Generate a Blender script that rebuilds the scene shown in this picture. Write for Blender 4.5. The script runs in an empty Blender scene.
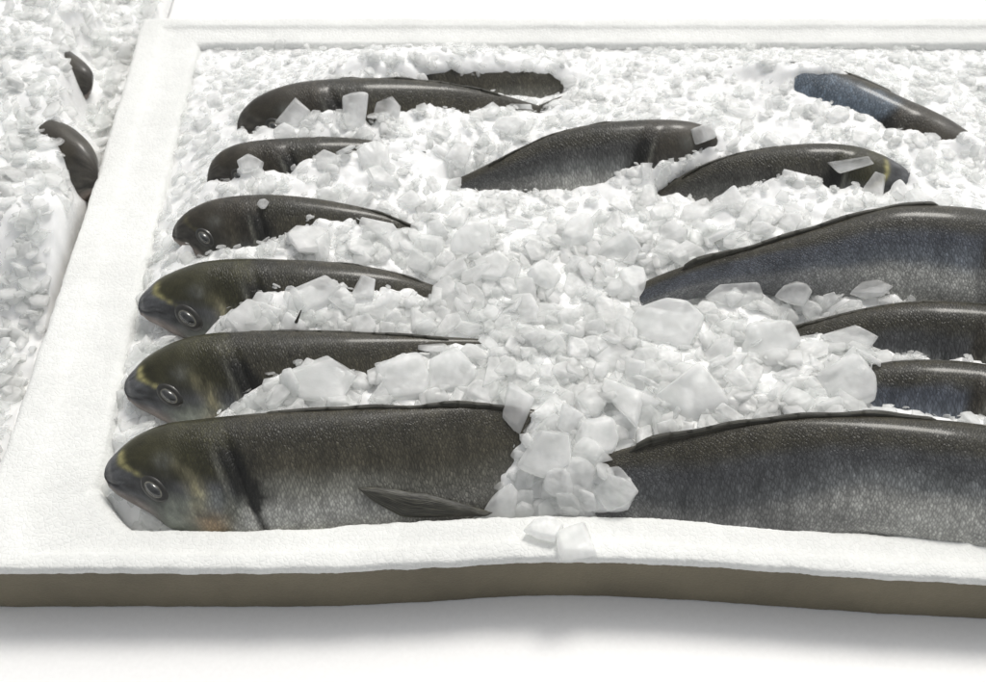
import bpy, bmesh, math, random
import numpy as np
from mathutils import Vector, Matrix, noise
from mathutils.bvhtree import BVHTree

random.seed(7); rng = np.random.default_rng(11)
R = math.radians
scene = bpy.context.scene
COL = scene.collection

# ------------------------------------------------------------------ camera
PW, PH, F = 986.0, 682.0, 1167.0
PITCH, CAMH = R(50.0), 0.80
CAM = Vector((0, 0, CAMH))
FWD = Vector((0, math.cos(PITCH), -math.sin(PITCH)))
UPV = Vector((0, math.sin(PITCH), math.cos(PITCH)))
RGT = Vector((1, 0, 0))

def ray(px, py):
    return (FWD + RGT * ((px - PW / 2) / F) + UPV * (-(py - PH / 2) / F)).normalized()

def P(px, py, z=0.0):
    d = ray(px, py); return CAM + d * ((z - CAMH) / d.z)

def project(p):
    q = Vector(p) - CAM; w = q.dot(FWD)
    return PW / 2 + F * q.dot(RGT) / w, PH / 2 - F * q.dot(UPV) / w

cam_d = bpy.data.cameras.new('camera'); cam = bpy.data.objects.new('camera', cam_d); COL.objects.link(cam)
cam.location = CAM; cam.rotation_euler = (math.pi / 2 - PITCH, 0, 0)
cam_d.sensor_width = 36.0; cam_d.lens = F / PW * 36.0; cam_d.clip_start = 0.02; cam_d.clip_end = 100
cam_d.dof.use_dof = True; cam_d.dof.focus_distance = 0.97; cam_d.dof.aperture_fstop = 9.0
scene.camera = cam

# ------------------------------------------------------------------ light
SUN_EL, SUN_AZ = R(58), R(25)      # azimuth measured from +Y (behind the box) to the right
world = bpy.data.worlds.new('World'); scene.world = world; world.use_nodes = True
nt = world.node_tree; bg = nt.nodes['Background']
sky = nt.nodes.new('ShaderNodeTexSky'); sky.sky_type = 'NISHITA'; sky.sun_disc = False
sky.sun_elevation = SUN_EL; sky.sun_rotation = SUN_AZ
sky.air_density = 1.0; sky.dust_density = 4.0; sky.ozone_density = 1.0
hs = nt.nodes.new('ShaderNodeHueSaturation'); hs.inputs['Saturation'].default_value = 0.12   # overcast: grey cloud light
nt.links.new(sky.outputs[0], hs.inputs['Color']); nt.links.new(hs.outputs[0], bg.inputs['Color'])
bg.inputs['Strength'].default_value = 0.135
sun_d = bpy.data.lights.new('sun', 'SUN'); sun = bpy.data.objects.new('sun', sun_d); COL.objects.link(sun)
sun_d.energy = 1.5; sun_d.angle = R(15); sun_d.color = (1.0, 0.965, 0.90)
sdir = Vector((math.sin(SUN_AZ) * math.cos(SUN_EL), math.cos(SUN_AZ) * math.cos(SUN_EL), math.sin(SUN_EL)))
sun.rotation_euler = sdir.to_track_quat('Z', 'Y').to_euler()
sun.location = sdir * 5
scene.view_settings.view_transform = 'Standard'; scene.view_settings.look = 'None'
scene.view_settings.exposure = -0.03; scene.view_settings.gamma = 1.0
scene.render.engine = 'CYCLES'
scene.render.resolution_x, scene.render.resolution_y = 1024, 708
scene.cycles.max_bounces = 12; scene.cycles.transparent_max_bounces = 16; scene.cycles.transmission_bounces = 10; scene.cycles.diffuse_bounces = 6

# ------------------------------------------------------------------ helpers
def link(name, me, mat=None, parent=None):
    o = bpy.data.objects.new(name, me); COL.objects.link(o)
    if mat: me.materials.append(mat)
    if parent: o.parent = parent
    return o

def tag(o, label=None, cat=None, group=None, kind=None):
    if label: o['label'] = label
    if cat: o['category'] = cat
    if group: o['group'] = group
    if kind: o['kind'] = kind
    return o

def empty(name, loc):
    o = bpy.data.objects.new(name, None); COL.objects.link(o); o.location = loc
    o.empty_display_size = 0.02
    return o

def mesh_from(name, verts, faces, smooth=True):
    me = bpy.data.meshes.new(name); me.from_pydata([tuple(v) for v in verts], [], faces); me.update()
    if smooth:
        me.polygons.foreach_set('use_smooth', [True] * len(me.polygons))
    return me

def catmull(pts, n):
    """n points spaced by arc length along a Catmull-Rom curve through pts."""
    p = np.array(pts, float)
    p = np.vstack([2 * p[0] - p[1], p, 2 * p[-1] - p[-2]])
    out = []
    for i in range(1, len(p) - 2):
        a, b, c, d = p[i - 1], p[i], p[i + 1], p[i + 2]
        for t in np.linspace(0, 1, 24, endpoint=False):
            out.append(0.5 * (2 * b + (c - a) * t + (2 * a - 5 * b + 4 * c - d) * t * t + (3 * b - a - 3 * c + d) * t ** 3))
    out.append(p[-2]); out = np.array(out)
    s = np.concatenate([[0], np.cumsum(np.linalg.norm(np.diff(out, axis=0), axis=1))])
    q = np.linspace(0, s[-1], n)
    return np.stack([np.interp(q, s, out[:, k]) for k in range(out.shape[1])], 1)

class Nodes:
    def __init__(self, name):
        self.m = bpy.data.materials.new(name); self.m.use_nodes = True
        self.t = self.m.node_tree; self.b = self.t.nodes['Principled BSDF']
    def n(self, typ, **kw):
        x = self.t.nodes.new(typ)
        for k, v in kw.items():
            if k in x.inputs.keys(): x.inputs[k].default_value = v
            else: setattr(x, k, v)
        return x
    def l(self, a, b): self.t.links.new(a, b)
    def set(self, **kw):
        for k, v in kw.items(): self.b.inputs[k.replace('_', ' ')].default_value = v
    def ramp(self, src, stops):
        r = self.n('ShaderNodeValToRGB'); e = r.color_ramp.elements
        while len(e) < len(stops): e.new(0.5)
        for el, (pos, c) in zip(e, stops):
            el.position = pos; el.color = (c, c, c, 1) if isinstance(c, (int, float)) else (*c, 1)
        self.l(src, r.inputs[0]); return r.outputs[0]
    def mix(self, kind, fac, a, b):
        x = self.n('ShaderNodeMix', data_type='RGBA', blend_type=kind)
        for sock, v in ((x.inputs[0], fac), (x.inputs[6], a), (x.inputs[7], b)):
            if hasattr(v, 'is_output'): self.l(v, sock)
            else: sock.default_value = v
        return x.outputs[2]
    def bump(self, h, strength, dist, normal=None):
        x = self.n('ShaderNodeBump', Strength=strength, Distance=dist); self.l(h, x.inputs['Height'])
        if normal: self.l(normal, x.inputs['Normal'])
        return x.outputs[0]

# ------------------------------------------------------------------ materials
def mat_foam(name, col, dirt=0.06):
    N = Nodes(name)
    tc = N.n('ShaderNodeTexCoord')
    v = N.n('ShaderNodeTexVoronoi', Scale=260.0); N.l(tc.outputs['Object'], v.inputs['Vector'])
    v2 = N.n('ShaderNodeTexVoronoi', Scale=260.0, feature='DISTANCE_TO_EDGE'); N.l(tc.outputs['Object'], v2.inputs['Vector'])
    no = N.n('ShaderNodeTexNoise', Scale=9.0, Detail=6.0); N.l(tc.outputs['Object'], no.inputs['Vector'])
    nf = N.n('ShaderNodeTexNoise', Scale=90.0, Detail=5.0); N.l(tc.outputs['Object'], nf.inputs['Vector'])
    d = N.ramp(no.outputs[0], [(0.35, 1.0 - dirt), (0.62, 1.0)])
    bead = N.ramp(v.outputs['Color'], [(0.0, 0.93), (1.0, 1.0)])
    c = N.mix('MULTIPLY', 1.0, (*col, 1), d); c = N.mix('MULTIPLY', 1.0, c, bead)
    N.l(c, N.b.inputs['Base Color'])
    h = N.ramp(v2.outputs['Distance'], [(0.0, 0.0), (0.16, 0.8), (0.5, 1.0)])
    b = N.bump(h, 0.45, 0.0006); b = N.bump(nf.outputs[0], 0.4, 0.0014, b); b = N.bump(no.outputs[0], 0.3, 0.006, b)
    N.l(b, N.b.inputs['Normal']); N.set(Roughness=0.62)
    N.b.inputs['Specular IOR Level'].default_value = 0.35
    return N.m

def mat_ice(name, trans, translucent, base=(0.965, 0.968, 0.96), rough=0.3, scale=0.010, f1=38.0, f2=150.0, d1=0.002, thin=0.0):
    N = Nodes(name)
    tc = N.n('ShaderNodeTexCoord')
    n1 = N.n('ShaderNodeTexNoise', Scale=f1, Detail=3.0); N.l(tc.outputs['Object'], n1.inputs['Vector'])
    n2 = N.n('ShaderNodeTexNoise', Scale=f2, Detail=4.0); N.l(tc.outputs['Object'], n2.inputs['Vector'])
    N.set(IOR=1.31, Roughness=rough)
    N.b.inputs['Base Color'].default_value = (*base, 1)
    N.b.inputs['Subsurface Weight'].default_value = 0.75
    N.b.inputs['Subsurface Radius'].default_value = (1.0, 1.03, 1.06)
    N.b.inputs['Subsurface Scale'].default_value = scale
    if trans > 0:      # cloudy cores scatter, clear parts let the light through
        N.l(N.ramp(n1.outputs[0], [(0.35, trans), (0.65, trans * 0.45)]), N.b.inputs['Transmission Weight'])
    N.l(N.ramp(n2.outputs[0], [(0.3, rough * 0.7), (0.7, rough * 1.4)]), N.b.inputs['Roughness'])
    b = N.bump(n1.outputs[0], 0.25, d1); b = N.bump(n2.outputs[0], 0.18, d1 * 0.4, b)
    N.l(b, N.b.inputs['Normal'])
    if translucent > 0:
        t = N.n('ShaderNodeBsdfTranslucent'); t.inputs['Color'].default_value = (*base, 1)
        mx = N.n('ShaderNodeMixShader'); mx.inputs[0].default_value = translucent
        o = N.t.nodes['Material Output']
        N.l(N.b.outputs[0], mx.inputs[1]); N.l(t.outputs[0], mx.inputs[2]); N.l(mx.outputs[0], o.inputs['Surface'])
        if thin > 0:      # thin sheets of ice: part of the light goes straight through, more where the sheet is clear
            tr = N.n('ShaderNodeBsdfTransparent'); tr.inputs['Color'].default_value = (0.985, 0.99, 0.988, 1)
            m2 = N.n('ShaderNodeMixShader'); N.l(N.ramp(n1.outputs[0], [(0.34, thin), (0.66, thin * 0.3)]), m2.inputs[0])
            N.l(mx.outputs[0], m2.inputs[1]); N.l(tr.outputs[0], m2.inputs[2]); N.l(m2.outputs[0], o.inputs['Surface'])
    return N.m

def mat_fish():
    N = Nodes('wet_fish_skin')
    at = N.n('ShaderNodeAttribute', attribute_name='skin')      # colour; alpha = how strongly scales show
    uv = N.n('ShaderNodeUVMap', uv_map='scales')
    nz = N.n('ShaderNodeTexNoise', Scale=170.0, Detail=3.0); N.l(uv.outputs[0], nz.inputs['Vector'])
    wob = N.mix('LINEAR_LIGHT', 0.0016, uv.outputs[0], nz.outputs['Color'])
    mp = N.n('ShaderNodeMapping'); mp.inputs['Scale'].default_value = (540, 560, 1); mp.inputs['Rotation'].default_value = (0, 0, 0.6); N.l(wob, mp.inputs['Vector'])
    vo = N.n('ShaderNodeTexVoronoi', Scale=1.0, Randomness=0.55); N.l(mp.outputs[0], vo.inputs['Vector'])
    ve = N.n('ShaderNodeTexVoronoi', Scale=1.0, Randomness=0.55, feature='DISTANCE_TO_EDGE'); N.l(mp.outputs[0], ve.inputs['Vector'])
    dot = N.ramp(vo.outputs['Distance'], [(0.06, 1.38), (0.34, 1.05), (0.62, 0.58)])
    per = N.ramp(vo.outputs['Color'], [(0.1, 0.72), (0.6, 1.0), (0.95, 1.38)])
    st = N.n('ShaderNodeMapping'); st.inputs['Scale'].default_value = (150, 110, 1); st.inputs['Rotation'].default_value = (0, 0, 0.5); N.l(uv.outputs[0], st.inputs['Vector'])
    sn = N.n('ShaderNodeTexNoise', Scale=1.0, Detail=5.0, Roughness=0.65); N.l(st.outputs[0], sn.inputs['Vector'])
    streak = N.ramp(sn.outputs[0], [(0.3, 0.78), (0.52, 1.0), (0.74, 1.3)])
    bl = N.n('ShaderNodeTexNoise', Scale=45.0, Detail=5.0); N.l(uv.outputs[0], bl.inputs['Vector'])
    blot = N.ramp(bl.outputs[0], [(0.3, 0.65), (0.7, 1.3)])
    am = N.n('ShaderNodeMath', operation='MULTIPLY'); N.l(at.outputs['Alpha'], am.inputs[0]); am.inputs[1].default_value = 0.8
    pat = N.mix('MULTIPLY', 1.0, dot, per); pat = N.mix('MULTIPLY', 1.0, pat, streak)
    col = N.mix('MULTIPLY', am.outputs[0], at.outputs['Color'], pat)
    col = N.mix('MULTIPLY', 0.8, col, blot)
    N.l(col, N.b.inputs['Base Color'])
    h = N.ramp(ve.outputs['Distance'], [(0.0, 0.0), (0.25, 0.7), (0.6, 1.0)])
    hm = N.n('ShaderNodeMath', operation='MULTIPLY'); N.l(h, hm.inputs[0]); N.l(at.outputs['Alpha'], hm.inputs[1])
    b = N.bump(hm.outputs[0], 0.75, 0.0006); b = N.bump(bl.outputs[0], 0.2, 0.003, b)
    N.l(b, N.b.inputs['Normal'])
    N.set(Roughness=0.36, IOR=1.4)
    N.l(N.ramp(bl.outputs[0], [(0.3, 0.34), (0.7, 0.52)]), N.b.inputs['Roughness'])
    N.b.inputs['Coat Weight'].default_value = 0.3; N.b.inputs['Coat Roughness'].default_value = 0.16
    return N.m

def mat_plain(name, col, rough=0.35, spec=0.5, stripes=None, coat=0.0, grain=0.25):
    N = Nodes(name); N.set(Roughness=rough); N.b.inputs['Specular IOR Level'].default_value = spec
    N.b.inputs['Coat Weight'].default_value = coat; N.b.inputs['Coat Roughness'].default_value = 0.06
    tc = N.n('ShaderNodeTexCoord')
    if stripes:
        uv = N.n('ShaderNodeUVMap', uv_map='scales')
        mp = N.n('ShaderNodeMapping'); mp.inputs['Scale'].default_value = stripes; N.l(uv.outputs[0], mp.inputs['Vector'])
        no = N.n('ShaderNodeTexNoise', Scale=1.0, Detail=3.0); N.l(mp.outputs[0], no.inputs['Vector'])
        f = N.ramp(no.outputs[0], [(0.35, 0.3), (0.5, 1.0), (0.68, 3.6)])
        N.l(N.bump(no.outputs[0], 0.6, 0.0008), N.b.inputs['Normal'])
    else:
        no = N.n('ShaderNodeTexNoise', Scale=260.0, Detail=4.0); N.l(tc.outputs['Object'], no.inputs['Vector'])
        f = N.ramp(no.outputs[0], [(0.3, 1 - grain), (0.7, 1 + grain)])
    N.l(N.mix('MULTIPLY', 1.0, (*col, 1), f), N.b.inputs['Base Color'])
    return N.m

M_FOAM = mat_foam('white_foam', (0.86, 0.868, 0.845), 0.09)
M_SIDE = mat_foam('tan_shaded_foam', (0.205, 0.18, 0.125), 0.25)  # white foam in shade: the shade and tan bounce are put into the colour
M_COUNTER = mat_plain('white_counter', (0.93, 0.93, 0.925), 0.45, 0.4, grain=0.02)
M_BED = mat_ice('packed_ice', 0.0, 0.0, base=(0.87, 0.875, 0.87), rough=0.24)
M_CHIP = mat_ice('milky_ice', 0.12, 0.30, thin=0.6, rough=0.12, scale=0.008, f1=1.6, f2=5.0, d1=0.016)
M_CLEAR = mat_ice('clear_ice', 0.3, 0.2, thin=0.8, rough=0.1, f1=1.6, f2=5.0, d1=0.016)
M_FLAKE = mat_ice('ice_flake', 0.1, 0.34, thin=0.7, rough=0.13)
M_FISH = mat_fish()
M_FIN = mat_plain('fin_membrane', (0.030, 0.029, 0.022), 0.4, 0.5, stripes=(30, 700, 1))
M_RIM = mat_plain('eye_rim', (0.030, 0.029, 0.025), 0.3, 0.5, coat=0.4)
M_IRIS = mat_plain('eye_iris', (0.15, 0.145, 0.12), 0.35, 0.5, coat=0.6, grain=0.5)
M_PUPIL = mat_plain('eye_pupil', (0.030, 0.032, 0.031), 0.2, 0.5, coat=1.0, grain=0.5)

# ------------------------------------------------------------------ fish
# depth of the body (share of its length) and half thickness, snout to tail root
H_U = [0, .01, .022, .05, .076, .15, .236, .35, .5, .65, .8, .92, 1.0]
H_V = [0.03, .062, .088, .132, .167, .256, .295, .31, .29, .23, .15, .10, .088]
T_U = [0, .02, .08, .16, .28, .42, .6, .8, .92, 1.0]
T_V = [0, .022, .045, .066, .077, .078, .062, .034, .018, .013]

def lerp(a, b, t): return a + (b - a) * t
def sstep(a, b, x):
    if a > b: return 1 - sstep(b, a, x)
    t = min(1, max(0, (x - a) / (b - a))); return t * t * (3 - 2 * t)
def gauss(x, s): return math.exp(-(x / s) ** 2)

def skin_colour(u, v, hue, seed, marks=1.0, shift=0.0, vs=1.0, pale=0.0, blotch=1.0, eu=0.122, ev=0.60):
    """colour of the fish at body station u (snout 0, tail 1) and depth v (back 0, belly 1); alpha = scale strength"""
    n = noise.noise(Vector((u * 9, v * 5, seed))) * 0.5
    n2 = noise.noise(Vector((u * 34, v * 16, seed + 5))) * 0.5
    vv = v * vs + n * 0.10 + n2 * 0.05
    back = Vector((0.030, 0.028, 0.018)); mid = Vector((0.066, 0.060, 0.042)); low = Vector((0.24, 0.24, 0.21)); belly = Vector((0.50, 0.50, 0.47))
    if hue > 0:
        mid = mid.lerp(Vector((0.078, 0.088, 0.110)), hue * sstep(0.2, 0.4, vv)); low = low.lerp(Vector((0.15, 0.17, 0.20)), hue)
    c = back.lerp(mid, sstep(0.16, 0.44, vv)); c = c.lerp(low, sstep(0.44, 0.68, vv)); c = c.lerp(belly, sstep(0.66, 0.88, vv))
    c = c.lerp(mid * 0.9, 0.75 * sstep(0.50, 0.85, u))
    if pale: c = c.lerp(Vector((0.135, 0.175, 0.225)), pale * sstep(0.02, 0.12, vv) * sstep(0.2, 0.32, u))
    # paler ridge line of the back
    c = c.lerp(Vector((0.075, 0.066, 0.045)), 0.5 * (1 - sstep(0.03, 0.09, vv)) * sstep(0.3, 0.4, u))
    a = 0.28 + 0.70 * sstep(0.15, 0.30, u - 0.06 * (v - 0.4) + 0.02 * n2)
    head = 1 - sstep(0.27, 0.31, u - 0.05 * math.sin(v * 3.0))
    if head > 0:
        n3 = noise.noise(Vector((u * 90, v * 40, seed + 9))) * 0.5
        olive = Vector((0.042, 0.040, 0.019)); slate = Vector((0.098, 0.101, 0.106)); silver = Vector((0.23, 0.25, 0.21))
        if marks < 0.3: olive = Vector((0.046, 0.040, 0.029)); slate = Vector((0.062, 0.057, 0.048))
        hc = olive.lerp(slate, sstep(0.44, 0.62, vv))
        ub = 0.052 + 0.8 * max(0, v - 0.25) ** 2.2 + shift
        hc = hc.lerp(slate * (0.95 + n2), 1 - sstep(-0.018, 0.003, u - ub))
        hc = hc.lerp(silver, max(marks, 0.3) * (0.85 + n3) * sstep(0.58, 0.80, vv) * sstep(0.085, 0.16, u))
        # scuffed grey patch over the eye
        hc = hc.lerp(Vector((0.13, 0.135, 0.125)), (0.55 + n3) * math.exp(-((u - 0.16) / 0.025) ** 2 - ((v - 0.36) / 0.09) ** 2))
        # dark ring of the eye socket
        hc = hc.lerp(Vector((0.024, 0.023, 0.018)), 0.8 * math.exp(-((u - eu) / 0.058) ** 2 - ((v - ev + 0.02) / 0.15) ** 2))
        # the gold bar between the eyes
        hc = hc.lerp(Vector((0.40, 0.37, 0.17)), marks * min(1, 0.85 + n2) * gauss(u - ub - 0.006 * n2, 0.0092) * sstep(0.04, 0.16, v) * (1 - sstep(0.50, 0.62, v)))
        # gold crescent on the cheek
        uc = 0.237 - 0.55 * (v - 0.65) ** 2
        hc = hc.lerp(Vector((0.37, 0.34, 0.21)), marks * (shift == 0) * max(0, min(1, 0.8 + 1.4 * n2 + n3)) * gauss(u - uc + 0.012 * n2, 0.021) * gauss(v - 0.57, 0.15))
        hc = hc.lerp(Vector((0.40, 0.27, 0.15)), 0.75 * marks * gauss(u - 0.262 + 0.02 * n2, 0.042) * gauss(v - 0.86, 0.11))
        # bluish plate behind the cheek
        hc = hc.lerp(Vector((0.13, 0.14, 0.15)), 0.7 * gauss(u - 0.275 - 0.03 * n2, 0.022) * gauss(v - 0.70, 0.09))
        # mouth slit and nostril
        hc = hc.lerp(Vector((0.022, 0.020, 0.018)), 0.8 * gauss(v - (0.80 - 1.5 * u), 0.030) * (1 - sstep(0.075, 0.09, u)) * sstep(0.004, 0.015, u))
        if shift == 0: hc = hc.lerp(Vector((0.014, 0.013, 0.012)), 0.9 * math.exp(-((u - 0.083) / 0.006) ** 2 - ((v - 0.42) / 0.022) ** 2))
        # jaw line
        hc = hc.lerp(Vector((0.30, 0.25, 0.22)), 0.75 * sstep(0.80, 0.95, v) * (1 - sstep(0.08, 0.16, u)))
        hc = hc * (1 + n2 * 0.6 + n * 0.5)
        c = c.lerp(hc, head)
    # black blotch at the gill opening, and the bright slit behind it
    ug = 0.285 + 0.085 * v + 0.01 * n2
    blot = gauss(u - 0.272 - 0.13 * v + 0.03 * n2, 0.040 + 0.03 * n) * sstep(0.16, 0.36, v) * (1 - sstep(0.62, 0.78, v + n2 * 0.2))
    claw = gauss(u - ug - 0.014 + 0.012 * n2, 0.010) * sstep(0.5, 0.6, v) * (1 - sstep(0.92, 1.0, v))
    c = c.lerp(Vector((0.010, 0.010, 0.008)), blotch * min(0.94, 1.25 * blot + 0.9 * claw))
    c = c.lerp(Vector((0.20, 0.20, 0.17)), 0.55 * gauss(u - ug + 0.030, 0.007) * sstep(0.2, 0.4, v))
    return (max(0, c.x), max(0, c.y), max(0, c.z), a)

FISH = []      # dicts used later to lay the ice

def make_fish(key, dors, label, z_head, z_tail, tilt=38, hue=0.0, seed=0, depth=1.0, head_parts=True, anal=None, spine=False, eye_at=(0.122, 0.60), marks=1.0, shift=0.0, vs=1.0, pale=0.0, blotch=1.0, stretch=1.0, full=0.0, tail_drop=1.1, tail_len=0.20):
    """dors: the line of the back, snout to tail root, as seen in the photograph; the fish lies in a leaning plane of its own"""
    ph = P(*dors[0], z_head); pt = P(*dors[-1], z_tail)
    a = (pt - ph).normalized()
    w = Vector((0, -math.cos(R(tilt)), -math.sin(R(tilt)))); w = (w - a * w.dot(a)).normalized()
    nrm = a.cross(w).normalized()
    if nrm.dot(CAM - ph) < 0: nrm = -nrm
    def toplane(px, py):
        d = ray(px, py); return CAM + d * ((ph - CAM).dot(nrm) / d.dot(nrm))
    NS, MS = 150, 64
    d3 = [toplane(*q) for q in dors]
    loc = [((p - ph).dot(a), (p - ph).dot(w)) for p in d3]
    dc = catmull(loc, 500)
    L = dc[-1, 0] - dc[0, 0]; LH = L / stretch
    # even station spacing along the axis, dense at the snout
    t = np.linspace(0, 1, NS); us = t ** 1.35
    xs = us * L
    um = us * stretch * (1 - us ** 2) + us ** 3
    # dorsal curve as a function of x (monotone guard)
    ddx = np.maximum.accumulate(dc[:, 0])
    dy = np.interp(xs, ddx, dc[:, 1])
    hh = np.interp(um, np.linspace(0, 1, 400), np.convolve(np.pad(np.interp(np.linspace(0, 1, 400), H_U, H_V), 6, mode='edge'), np.ones(13) / 13, 'valid')) * LH * depth
    hh += full * L * np.exp(-((us - 0.72) / 0.2) ** 2)
    hh *= np.sqrt(np.clip(us / 0.008, 0, 1))
    tt = np.interp(um, np.linspace(0, 1, 400), np.convolve(np.pad(np.interp(np.linspace(0, 1, 400), T_U, T_V), 6, mode='edge'), np.ones(13) / 13, 'valid')) * LH
    tt *= np.sqrt(np.clip(us / 0.02, 0, 1))
    root = empty('sea_bream', ph + (pt - ph) * 0.45 + w * (0.3 * L))
    tag(root, label, 'fish', 'sea bream laid in crushed ice')
    inv = Vector(root.location)
    verts, uvs, cols = [], [], []
    bend = lambda u: 0.0
    def surf(i, th):
        """th 0 = back, pi = belly; positive side faces up to the camera"""
        c = math.cos(th); s = math.sin(th)
        vy = dy[i] + hh[i] * 0.5 * (1 - math.copysign(abs(c) ** 0.92, c))
        v = (vy - dy[i]) / max(hh[i], 1e-6)
        wid = tt[i] * math.copysign(abs(s) ** 0.85, s) * (1.0 + 0.16 * c)
        # jaw, gill-cover and eye-socket relief
        u = um[i]
        if abs(s) > 0.05:
            ug = 0.285 + 0.085 * v
            wid += math.copysign(1, s) * L * abs(s) * (0.007 * gauss(u - ug + 0.045, 0.035) - 0.008 * gauss(u - ug - 0.010, 0.008) * sstep(0.1, 0.3, v)
                    - 0.004 * gauss(u - 0.205 - 0.08 * (v - .5), 0.007) * sstep(0.3, 0.5, v)
                    - 0.0045 * gauss(v - (0.80 - 2.2 * u), 0.04) * (1 - sstep(0.075, 0.10, u)))
        return ph + a * xs[i] + w * vy + nrm * wid, v
    girth = np.zeros(MS)
    for i in range(NS):
        prev = None; g = 0
        for j in range(MS + 1):
            th = -math.pi + 2 * math.pi * j / MS
            p, v = surf(i, th)
            if prev is not None: g += (p - prev).length
            prev = p
            if j < MS:
                verts.append(p - inv); cols.append(skin_colour(um[i], v, hue, seed, marks, shift, vs, pale, blotch, *eye_at))
            uvs.append((xs[i] + 0.7 * seed, abs(th) / math.pi * 0.5 * (0.30 * L * 1.1) * 2 / 2 + (0.5 if th < 0 else 0)))
    faces, fuv = [], []
    for i in range(NS - 1):
        for j in range(MS):
            j2 = (j + 1) % MS
            faces.append((i * MS + j, (i + 1) * MS + j, (i + 1) * MS + j2, i * MS + j2))
            r0, r1 = i * (MS + 1), (i + 1) * (MS + 1)
            fuv += [uvs[r0 + j], uvs[r1 + j], uvs[r1 + j + 1], uvs[r0 + j + 1]]
    faces.append(tuple((NS - 1) * MS + j for j in range(MS))); fuv += [uvs[(NS - 1) * (MS + 1) + j] for j in range(MS)]
    me = mesh_from('body', verts, faces)
    ul = me.uv_layers.new(name='scales'); ul.data.foreach_set('uv', [c for q in fuv for c in q])
    ca = me.color_attributes.new('skin', 'FLOAT_COLOR', 'POINT'); ca.data.foreach_set('color', [c for q in cols for c in q])
    bm = bmesh.new(); bm.from_mesh(me); bmesh.ops.recalc_face_normals(bm, faces=bm.faces); bm.to_mesh(me); bm.free()
    body = link('body', me, M_FISH, root)
    def at(u, v, out=0.0):
        i = int(np.searchsorted(um, u)); i = min(max(i, 1), NS - 2)
        th = math.acos(max(-1, min(1, math.copysign(abs(1 - 2 * v) ** (1 / 0.92), 1 - 2 * v))))
        p, _ = surf(i, th)
        p1, _ = surf(i + 2 if i + 2 < NS else i, th); p2, _ = surf(i, min(math.pi - 0.01, th + 0.08))
        tu = (p1 - p).normalized(); tv = (p2 - p).normalized(); n = tu.cross(tv).normalized()
        if n.dot(nrm) < 0: n = -n
        return p + n * out, tu, tv, n
    # ---- eye: rim, iris, pupil
    if head_parts:
        c, tu, tv, n = at(*eye_at)
        def dome(name, ra, rb, hgt, base, mat, parent, off=(0, 0)):
            vs, fs = [], []
            RN, SN = 8, 32
            cc = c + tu * off[0] + tv * off[1] + n * base
            e1 = (tu * 0.9 + tv * 0.42).normalized(); e2 = n.cross(e1).normalized()
            vs.append(cc + n * hgt - inv)
            for r in range(1, RN + 1):
                f = r / RN
                for k in range(SN):
                    an = 2 * math.pi * k / SN
                    vs.append(cc + e1 * (ra * f * math.cos(an)) + e2 * (rb * f * math.sin(an)) + n * (hgt * (1 - f ** 2.2) - 0.0016 * (f == 1)) - inv)
            for k in range(SN):
                fs.append((0, 1 + k, 1 + (k + 1) % SN))
            for r in range(RN - 1):
                for k in range(SN):
                    q0, q1 = 1 + r * SN + k, 1 + r * SN + (k + 1) % SN
                    fs.append((q0, q0 + SN, q1 + SN, q1))
            return link(name, mesh_from(name, vs, fs), mat, parent)
        eye = dome('eye', 0.044 * LH, 0.027 * LH, 0.0014, 0.0002, M_RIM, root)
        dome('iris', 0.0325 * LH, 0.0190 * LH, 0.0018, 0.0005, M_IRIS, eye)
        dome('pupil', 0.0255 * LH, 0.0142 * LH, 0.0030, 0.0011, M_PUPIL, eye)
    # ---- fins: sheets with thickness
    def sheet(name, rows, thick, parent=root, mat=M_FIN):
        nr, nc = len(rows), len(rows[0]); vs, fs, uvl = [], [], []
        for side in (1, -1):
            for r in range(nr):
                for k in range(nc):
                    edge = min(r, nr - 1 - r) == 0 or min(k, nc - 1 - k) == 0
                    vs.append(rows[r][k] + nrm * (side * thick * (0.25 if edge else 1)) - inv)
        o = nr * nc
        def quad(q): fs.append(q)
        for r in range(nr - 1):
            for k in range(nc - 1):
                q = (r * nc + k, (r + 1) * nc + k, (r + 1) * nc + k + 1, r * nc + k + 1)
                fs.append(q); fs.append(tuple(o + x for x in reversed(q)))
        loop = [k for k in range(nc)] + [r * nc + nc - 1 for r in range(1, nr)] + [(nr - 1) * nc + k for k in range(nc - 2, -1, -1)] + [r * nc for r in range(nr - 2, 0, -1)]
        for x, y in zip(loop, loop[1:] + loop[:1]): fs.append((x, y, o + y, o + x))
        m2 = mesh_from(name, vs, fs)
        ul = m2.uv_layers.new(name='scales')
        for lp in m2.loops:
            idx = lp.vertex_index % o
            ul.data[lp.index].uv = (idx % nc / nc * 0.2 + seed, idx // nc / nr * 0.05)
        b2 = bmesh.new(); b2.from_mesh(m2); bmesh.ops.recalc_face_normals(b2, faces=b2.faces); b2.to_mesh(m2); b2.free()
        return link(name, m2, mat, parent)
    # folded dorsal fin lying along the back
    rows = []
    for r in range(7):
        row = []
        for k in range(90):
            u = lerp(0.30, 0.90, k / 89); i = int(np.searchsorted(us, u)); i = min(i, NS - 1)
            env = sstep(0, 0.08, k / 89) * (1 - sstep(0.90, 1, k / 89))
            spiky = 0.75 + 0.25 * noise.noise(Vector((k * 0.07, seed, 2)))
            f = r / 6
            off = -0.0085 * env * spiky * f * L / 0.33
            p = ph + a * xs[i] + w * (dy[i] + off + 0.006) + nrm * (0.0045 * env * math.sin(f * 2.4) + 0.0003 * math.sin(k * 0.9 + f * 3) + 0.003 * f * env)
            row.append(p)
        rows.append(row)
    sheet('dorsal_fin', rows, 0.0011)
    # forked tail fin
    rows = []
    ytail = dy[-1]; ht = hh[-1]
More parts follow.
